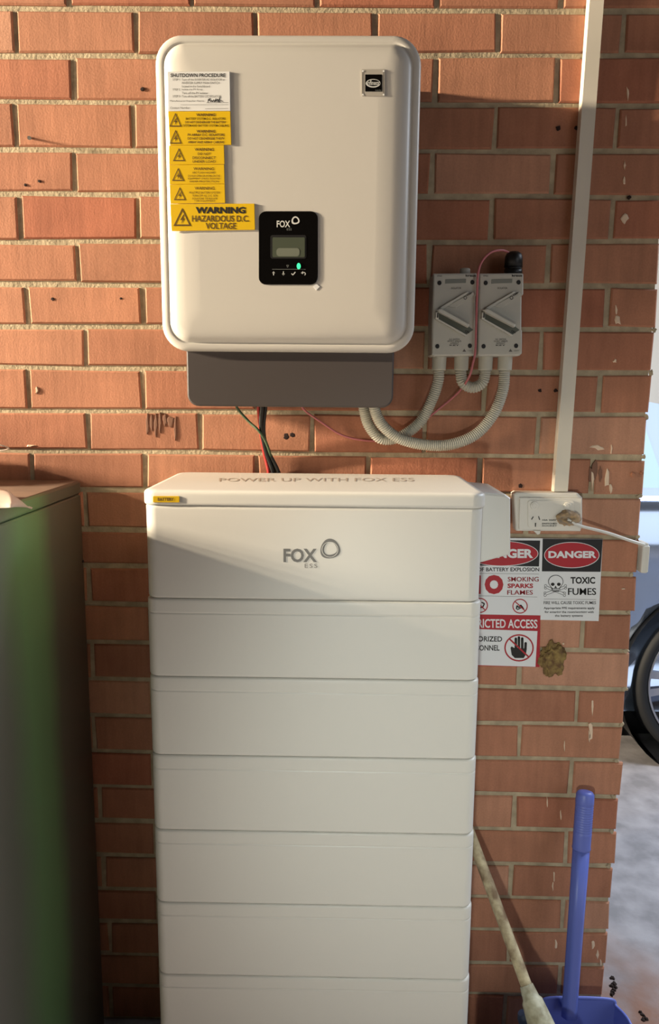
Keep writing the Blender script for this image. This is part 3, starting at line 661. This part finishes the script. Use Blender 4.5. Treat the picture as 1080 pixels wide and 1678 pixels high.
for x in (628, 676): m.poly([f5(*p) for p in ell(*q(x,420), 3.1, 2.7, 14)], 'ink')
m.poly([f5(*q(*p)) for p in [(650,430),(662,450),(640,450)]], 'ink')
m.poly([f5(*q(*p)) for p in [(616,452),(688,452),(676,478),(628,478)]], 'ink')
for i in range(5): m.poly([onY(YG-.0018)(*q(x, y)) for x, y in [(628+i*11,456),(636+i*11,456),(635+i*11,470),(629+i*11,470)]], 'sign_white')
m.build('skull_emblem', t)
# explosion sign, left half behind the battery stack
XL = -115
t = signplate('warning_sign', [q(XL,52),q(552,58),q(532,665),q(XL,655)], 'sign_white', 'white and black battery explosion danger sign partly behind the battery stack')
m = MB(); m.poly([fm(*q(*p)) for p in [(XL+20,70),(529,76),(520,280),(XL+20,270)]], 'sign_black'); m.build('danger_header', t)
m = MB(); c = q(225,178); m.poly([f2(*p) for p in ell(*c, 290*.20833, 100*.20833, 48)], 'sign_white'); m.poly([f3(*p) for p in ell(*c, 285*.20833, 95*.20833, 48)], 'sign_red'); m.build('danger_oval', t)
m = MB(); text(m, 'DANGER', *q(40,142), *q(474,214), f4, 'sign_white', .045)
text(m, 'RISK OF BATTERY EXPLOSION', *q(-62,288), *q(522,318), fm, 'ink', .022)
line(m, [q(XL+20,332), q(520,340)], .5, fm, 'ink_grey'); line(m, [q(XL+20,508), q(505,520)], .5, fm, 'ink_grey')
text(m, 'N', *q(-90,350), *q(62,496), fm, 'sign_red', .06); text(m, 'O', *q(92,346), *q(240,498), fm, 'sign_red', .07)
text(m, 'SMOKING', *q(274,362), *q(518,398), fm, 'sign_red', .04); text(m, 'SPARKS', *q(272,414), *q(474,450), fm, 'sign_red', .04); text(m, 'FLAMES', *q(270,466), *q(472,502), fm, 'sign_red', .04)
m.build('lettering', t)
for c, k in (((371,592), 1), ((58,586), 1)):
    m = MB(); x, y = q(*c); ringp(m, ell(x,y,12.6,12.2,28), ell(x,y,10.9,10.5,28), fm, 'sign_red'); 
    if c[0] > 100:
        line(m, [(x-6,y+5),(x-5,y-1),(x-1.5,y+2.5),(x+1,y-2),(x+6,y+5)], 2.2, f2, 'ink'); line(m, [(x-5,y+6),(x+5,y+1)], 1.6, f2, 'ink')
    else: line(m, [(x-8,y+5),(x+4,y+3),(x+7,y-3),(x+2,y-5)], 2.0, f2, 'ink')
    line(m, [(x-8.2,y-7.8),(x+8.2,y+7.8)], 1.7, f3, 'sign_red'); m.build('pictogram', t)
t = signplate('warning_sign', [q(XL,655),q(532,665),q(524,1072),q(XL,1060)], 'sign_red', 'red and white restricted access sign with black hand, lowest of the signs', Y=YG)
m = MB(); m.poly([fm(*q(*p)) for p in [(XL+30,768),(508,788),(492,1069),(XL+30,1052)]], 'sign_white'); m.build('white_field', t)
m = MB(); text(m, 'RESTRICTED ACCESS', *q(-105,690), *q(508,760), fm, 'sign_white', .02, dy=1.5)
text(m, 'AUTHORIZED', *q(-110,826), *q(230,868), f2, 'ink', .02, dy=.8); text(m, 'PERSONNEL', *q(-47,898), *q(210,942), f2, 'ink', .02); m.build('lettering', t)
m = MB(); x, y = q(363,920)
ringp(m, ell(x,y,24.2,22.4,36), ell(x,y,21.8,20,36), f2, 'sign_red')
m.poly([f2(*q(*p)) for p in [(325,920),(424,925),(418,970),(400,1000),(330,1000),(305,975),(296,920),(305,908),(316,915)]], 'ink')
for a, b in (((338,925),(338,848)), ((362,925),(362,838)), ((388,925),(388,846)), ((413,930),(415,884))):
    line(m, [q(*a), q(*b)], 4.2, f2, 'ink'); m.poly([f2(*p) for p in ell(*q(*b), 2.1, 2.1, 10)], 'ink')
line(m, [(x-16.5,y-15.5),(x+16.5,y+15.5)], 2.6, f3, 'sign_red'); m.build('hand_emblem', t)

# ------------------------------------------------------------------ steel cabinet on the left, plastic sheet
CB = -.014; CX = U(132, 787, CB).x; CZ = U(132, 787, CB).z
t = thing('storage_cabinet', 'tall greenish grey metal cabinet left of the battery stack', 'cabinet', (CX-.3, -.31, FZ))
MB().box(CX-.6, CX-.0008, -.62, CB-.001, FZ, CZ-.030, 'cabinet_finish', .003).build('body', t)
MB().box(CX-.602, CX, -.624, CB, CZ-.0285, CZ-.0015, 'cabinet_finish', .004).build('top_lid', t)
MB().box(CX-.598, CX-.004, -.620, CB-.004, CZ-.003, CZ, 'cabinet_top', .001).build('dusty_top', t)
MB().box(CX-.58, CX-.02, -.628, -.622, .06, CZ-.06, 'cabinet_finish', .002).build('door', t)
m = MB(); p = Vector((CX, CB-.010, U(130,918,CB).z)); m.tube([p, p+Vector((.002, 0, 0))], .003, 'screw_dark', 10); m.build('rivet', t)
p = Vector((CX, -.36, .62)); hp = Vector((CX, -.205, .64)); 
m = MB(); nseg = 12
def UX(px, py, X): d_ = ray(px, py); return CAM + d_*((X-CAM.x)/d_.x)
tip = UX(53, 833, CX+.005)
a0 = UZ(0, 801, CZ+.016); a1 = UZ(24, 813, CZ+.010); a2 = UX(43, 826.5, CX-.004)
b_0 = UZ(0, 832, CZ+.0055); b_1 = UZ(24, 830.5, CZ+.0055); b_2 = UX(43, 831.5, CX+.004)
top_edge = spline([a0+Vector((-.10, .0, -.004)), a0, a1, a2, tip+Vector((0, .002, .001))], 6)
bot_edge = spline([b_0+Vector((-.10, .0, -.001)), b_0, b_1, b_2, tip+Vector((0, -.002, -.001))], 6)
n = len(top_edge)
vs = []; fs = []
for j in range(6):
    k = j/5
    for i in range(n):
        p = top_edge[i].lerp(bot_edge[i], k); p.z += .006*math.sin(k*math.pi)*(1-i/n); vs.append(p)
for j in range(5):
    for i in range(n-1): a = j*n+i; fs.append((a, a+1, a+1+n, a+n))
m.add(vs, fs, 'plastic_film', True); bag = m.build('plastic_sheet'); sm = bag.modifiers.new('th', 'SOLIDIFY'); sm.thickness = .0008
bag.location = (0, 0, 0); tag(bag, 'pale translucent plastic sheet corner lying on the cabinet top', 'plastic sheet')
m = MB(); 
m.tube(spline([U(-30,726,-.09), U(0,729.5,-.09), U(10,732,-.085), U(14,735,-.082), U(8,737.5,-.08), U(0,738.5,-.08), U(-30,742,-.08)], 8), .0016, 'plastic_film', 8)
m.tube([U(-30,726,-.09), Vector((U(-30,726,-.09).x-.03, -.10, CZ+.045)), (-.07, -.14, CZ+.036)], .0016, 'plastic_film', 8)
m.tube([U(-30,742,-.08), Vector((U(-30,742,-.08).x-.02, -.10, CZ+.045)), (-.07, -.14, CZ+.036)], .0016, 'plastic_film', 8)
m.build('handle_loop', bag)
# unseen bundle put on the cabinet top, shaped to shade the wall
bm_ = MB(); rb = random.Random(9); loops = []
for z, k in ((.0015, .97), (.03, 1.0), (.07, .93), (.095, .74), (.10, .4)):
    loops.append([(-.33+.20*k*math.copysign(abs(math.cos(a))**.6, math.cos(a))+rb.uniform(-.006, .006), -.095+.075*k*math.copysign(abs(math.sin(a))**.6, math.sin(a))+rb.uniform(-.006, .006), CZ+z) for a in [2*math.pi*i/28 for i in range(28)]])
bm_.loft(loops, 'plastic_film', smooth=True); bm_.build('shading_bundle', bag)

# ------------------------------------------------------------------ broom
b0 = U(872,1640,-.275); b1 = U(784,1402,-.105); d = (b1-b0)
k = (SX1+.026-b0.x)/d.x; b2 = b0+d*k
t = thing('broom', 'old broom with worn cream handle leaning beside the battery stack', 'broom', (b0.x+.06, -.31, FZ))
dn = (b0-b1).normalized()
m = MB(); P = [b2+(b0-b2)*i/10 for i in range(11)]; m.tube(P, [.0115]*11, 'broom_cream', 12); m.build('handle', t)
sA = b0-dn*.035; 
m = MB(); m.tube([sA+dn*.008, sA+dn*.03, b0+dn*.0, b0+dn*.04, b0+dn*.085], [.0135,.017,.021,.026,.030], 'socket_cream', 14); m.tube([sA-dn*.002+Vector((.006,-.012,0)), sA+dn*.02+Vector((.006,-.013,0))], [.004,.005], 'socket_cream', 8); so = m.build('socket', t); so['label'] = 'cream plastic socket'
m = MB(); c = U(858,1668,-.262); m.tube([c+Vector((-.004,0,.012)), c+Vector((0,0,.002)), c+Vector((.012,0,-.03)), c+Vector((.03,-.01,-.10))], [.008,.013,.015,.015], 'broom_navy', 12); so2 = m.build('lower_clamp', t); so2['label'] = 'dark navy plastic clamp'
e = b0+dn*.075
m = MB(); m.box(e.x-.14, e.x+.05, e.y-.03, e.y+.03, FZ+.12, max(e.z+.010, FZ+.16), 'broom_navy', .008); m.build('head_block', t)
m = MB()
rb = random.Random(5)
for i in range(22):
    for j in range(5):
        x = e.x-.133+i*.0084; y = e.y-.026+j*.013; m.tube([(x, y, FZ+.122), (x+rb.uniform(-.006, .006), y+rb.uniform(-.006, .006), FZ+.0005)], [.0028, .0035], 'broom_navy', 5)
br = m.build('bristles', t); br['kind'] = 'stuff'

# ------------------------------------------------------------------ long-handled dustpan
t = thing('dustpan', 'blue long-handled plastic dustpan standing against the wall end', 'dustpan', (1.19, -.18, FZ))
h0 = U(933.5,1652,-.118); h1 = U(959.5,1296,-.046)
def along(k): return h0+(h1-h0)*k
m = MB(); ax = (h1-h0).normalized(); sx = Vector((1,0,0)); sx = (sx-ax*sx.dot(ax)).normalized(); sy = ax.cross(sx)
def hsec(k, rx, ry, flute=0.):
    c = along(k); return [c+sx*rx*(math.cos(a)*(1+flute*math.cos(6*a)))+sy*ry*(math.sin(a)*(1+flute*math.cos(6*a))) for a in [2*math.pi*i/24 for i in range(24)]]
m.loft([hsec(k, *v) for k, v in ((-.04,(.0165,.014,.05)),(0,(.0165,.014,.05)),(.4,(.0172,.015,.05)),(.735,(.0185,.0155,.05)))], 'pan_blue', (True, True), True); m.build('shaft', t)
m = MB(); pr = [(.73,.0185,.0165),(.738,.0205,.0175),(.75,.0195,.017),(.80,.0198,.017)]
for i in range(12):
    k = .81+i*.011; pr += [(k,.0200,.0172),(k+.003,.0192,.0165),(k+.007,.0192,.0165),(k+.010,.0200,.0172)]
pr += [(.955,.0200,.0172),(.985,.0195,.0168),(.996,.016,.014),(1.0,.010,.009)]
m.loft([hsec(*p) for p in pr], 'pan_blue', (True, True), True); m.build('grip', t)
# pan: back, two flanks and floor with wall thickness, open to the front
xb0, xb1 = U(884,1650,-.095).x, U(1012,1640,-.095).x; zbk = U(960,1636,-.095).z
def pan_loop(y, x0, x1, h, th, r=.022):
    """U-shaped section, outer then back along the inner face"""
    o = [(x0, y, h)] + [(x0+r-r*math.cos(a), y, FZ+.002+r-r*math.sin(a)) for a in [math.pi/2*i/5 for i in range(6)]] + [(x1-r+r*math.sin(a), y, FZ+.002+r-r*math.cos(a)) for a in [math.pi/2*i/5 for i in range(6)]] + [(x1, y, h)]
    i_ = [(x1-th, y, h)] + [(x1-r+(r-th)*math.sin(a), y, FZ+.002+r-(r-th)*math.cos(a)) for a in [math.pi/2*i/5 for i in range(5, -1, -1)]] + [(x0+r-(r-th)*math.cos(a), y, FZ+.002+r-(r-th)*math.sin(a)) for a in [math.pi/2*i/5 for i in range(5, -1, -1)]] + [(x0+th, y, h)]
    return o+i_
m = MB(); m.loft([pan_loop(-.100, xb0+.004, xb1-.004, zbk-.012, .003), pan_loop(-.15, xb0-.002, xb1+.006, zbk-.004, .003), pan_loop(-.19, xb0-.007, xb1+.012, zbk-.03, .003), pan_loop(-.225, xb0-.012, xb1+.018, FZ+.07, .003), pan_loop(-.24, xb0-.014, xb1+.02, FZ+.03, .0025)], 'pan_blue', smooth=False)
m.build('pan', t)
m = MB(); bk = rrz(xb0+.004, xb1-.004, FZ+.002, zbk, .018, 6, 0)
m.loft([[(x, -.094, z) for x, _, z in bk], [(x, -.0995, z) for x, _, z in bk], ], 'pan_blue'); m.build('back_wall', t)
m = MB(); P = [(xb0-.007,-.19,zbk-.028),(xb0-.002,-.15,zbk-.003),(xb0+.004,-.105,zbk-.012),(xb0+.022,-.097,zbk+.001),(xb1-.022,-.097,zbk+.001),(xb1-.006,-.105,zbk-.010),(xb1+.004,-.15,zbk-.003),(xb1+.012,-.19,zbk-.028)]
m.tube(spline(P, 6), .0035, 'pan_blue', 8); m.build('rim', t)

# dirt on the floor beside the wall end
rd = random.Random(3)
for i in range(12):
    if i < 8: cx = 1001+rd.uniform(0, 9); cy = 1602+(i*4.2)+rd.uniform(-3, 3)
    else: cx = 1048+rd.uniform(0, 14); cy = 1656+rd.uniform(0, 16)
    c = UZ(cx, cy, FZ)
    m = MB(); n = 7; r = rd.uniform(.003, .007)
    lo = [(c.x+r*math.cos(a)*rd.uniform(.6, 1.5), c.y+r*math.sin(a)*rd.uniform(.6, 1.4), FZ) for a in [2*math.pi*k/n for k in range(n)]]
    m.loft([lo, [(c.x+(x-c.x)*.6, c.y+(y-c.y)*.6, FZ+rd.uniform(.002, .006)) for x, y, _ in lo]], 'debris'); o = m.build('mud_crumb'); rebase(o, (c.x, c.y, FZ)); tag(o, 'dark crumb of dry dirt on the floor at the wall end', 'dirt', 'dirt crumbs on the floor at the wall end')

# ------------------------------------------------------------------ car in the next bay
CY = 1.30; WX = 2.22; WR = .355; CAR0 = len(bpy.data.objects)
t = thing('car', 'dark grey-blue car parked beyond the brick wall end', 'car', (1.0, CY+.9, 0))
F_X = WX-2.75      # front wheel
def section(x):
    """side of the car: (z, inset) from sill to belt, at length x"""
    e0 = x-(F_X-.85); e1 = (WX+.85)-x
    tap = .16*max(0, 1-e0/.6)**2+.14*max(0, 1-e1/.6)**2
    belt = 1.13-.34*max(0, min(1, (F_X+.75-x)/1.5))-.10*max(0, 1-e1/.5)**2
    zl = [.20,.26,.34,.42,.5,.58,.66,.74,.80,.85,.90,.95,1.0,1.04,1.06,1.075]; il = [.10,.07,.055,.048,.042,.036,.030,.024,.016,.002,.005,.011,.019,.030,.042,.060]
    return [(.20+(z-.20)*(belt-.20)/.875, tap+i) for z, i in zip(zl, il)]
N = 170; xs = [F_X-.84+(WX+.84-F_X+.84)*i/N for i in range(N+1)]
def car_side(sign):
    vs = []; K = 16
    for x in xs:
        for z, i in section(x):
            X = x; Z = z
            for wx in (F_X, WX):
                dx, dz = X-wx, Z-WR; dd = math.hypot(dx, dz)
                if dd < .425 and Z < WR+.43:
                    if Z < WR: X = wx+math.copysign(.425*max(.0, 1)*math.sqrt(max(0, 1-(dz/.425)**2)), dx if dx else 1)
                    else: X = wx+dx/dd*.425 if dd else X; Z = WR+(dz/dd*.425 if dd else .425)
            vs.append((X, (CY-.03+i) if sign > 0 else (CY+1.83-i), Z))
    fs = [(a*K+b, (a+1)*K+b, (a+1)*K+b+1, a*K+b+1) for a in range(N) for b in range(K-1)]
    return vs, fs
m = MB()
for s in (1, -1):
    v, f = car_side(s); m.add(v, f, 'car_paint', True)
top_l = [(x, CY-.03+section(x)[-1][1], section(x)[-1][0]) for x in xs]; top_r = [(x, CY+1.83-section(x)[-1][1], section(x)[-1][0]) for x in xs]
m.band(top_l, top_r, 'car_paint', False)
for e in (0, -1):
    x = xs[e]; sc_ = section(x)
    m.loft([[(x, CY-.03+i, z) for z, i in sc_], [(x, CY+1.83-i, z) for z, i in sc_]], 'car_paint', (False, False), False, closed=False)
m.build('body', t)
m = MB()
gh = [(F_X+.55,1.12),(F_X+1.35,1.50),(F_X+1.8,1.54),(WX-.6,1.525),(WX-.25,1.46),(WX+.55,1.11)]
def gy(z): return .045+.035*(z-1.11)/.44
m.loft([[(x, CY-.03+gy(z), z) for x, z in gh], [(x, CY+1.83-gy(z), z) for x, z in gh]], 'car_paint'); m.build('cabin', t)
def pane(poly, Yoff, side):
    m = MB(); m.poly([(x, (CY-.03+gy(z)-.004) if side > 0 else (CY+1.83-gy(z)+.004), z) for x, z in poly], 'car_glass'); m.build('side_window', t)
for s in (1, -1):
    pane([(F_X+.70,1.15),(F_X+1.38,1.45),(F_X+1.7,1.47),(F_X+1.7,1.15)], 0, s); pane([(F_X+1.75,1.15),(F_X+1.75,1.47),(WX-.62,1.46),(WX-.40,1.43),(WX-.29,1.15)], 0, s)
for (x, s) in ((F_X, 1), (WX, 1), (F_X, -1), (WX, -1)):
    y0 = CY-.02 if s > 0 else CY+1.82; d = .22*s; w = WR
    c = Vector((x, y0, WR)); 
    def circ(r, y, n=48): return [(x+r*math.cos(2*math.pi*i/n), y0+y*s, WR+r*math.sin(2*math.pi*i/n)) for i in range(n)]
    m = MB(); m.loft([circ(.30,.035), circ(.312,.012), circ(.333,.004), circ(.346,.010), circ(WR,.03), circ(WR,.19), circ(.345,.215), circ(.30,.20)], 'tyre', (False, False), True); ty = m.build('tyre', t)
    m = MB(); m.loft([circ(.306,.05), circ(.306,.016), circ(.298,.013), circ(.292,.03), circ(.288,.12), circ(.286,.125)], 'rim_silver', (False, False), True); rim = m.build('wheel_rim', t)
    m = MB(); m.loft([circ(.289,.118), circ(.289,.124)], 'rim_black'); m.build('brake_shadow_plate', rim)
    for a in range(5):
        for o_ in (-.13, .13):
            A0 = 2*math.pi*a/5+math.pi+.02; a0 = A0+o_*1.7; a1 = A0+o_
            def pt(r, ang, off, y): return (x+r*math.cos(ang)-off*math.sin(ang), y0+y*s, WR+r*math.sin(ang)+off*math.cos(ang))
            m = MB(); m.loft([[pt(.06,a0,-.016,yy) for yy in (.02,)]+[pt(.06,a0,.016,.02), pt(.06,a0,.013,.06), pt(.06,a0,-.013,.06)], [pt(.2,a1,-.013,.024), pt(.2,a1,.013,.024), pt(.2,a1,.010,.055), pt(.2,a1,-.010,.055)], [pt(.297,a1,-.016,.018), pt(.297,a1,.016,.018), pt(.297,a1,.012,.06), pt(.297,a1,-.012,.06)]], 'rim_silver'); m.build('spoke', rim)
    m = MB(); m.loft([circ(.075,.05,24), circ(.075,.02,24), circ(.06,.012,24)], 'rim_silver'); m.build('hub_cap', rim)
    m = MB(); m.loft([circ(.422,.0), circ(.422,.30)], 'rim_black', (False, True), True); m.build('wheel_arch', t)
m = MB(); m.box(F_X-.6, WX+.6, CY+.33, CY+1.45, .20, .80, 'rim_black'); m.build('underbody', t)
t.location.z = FZ
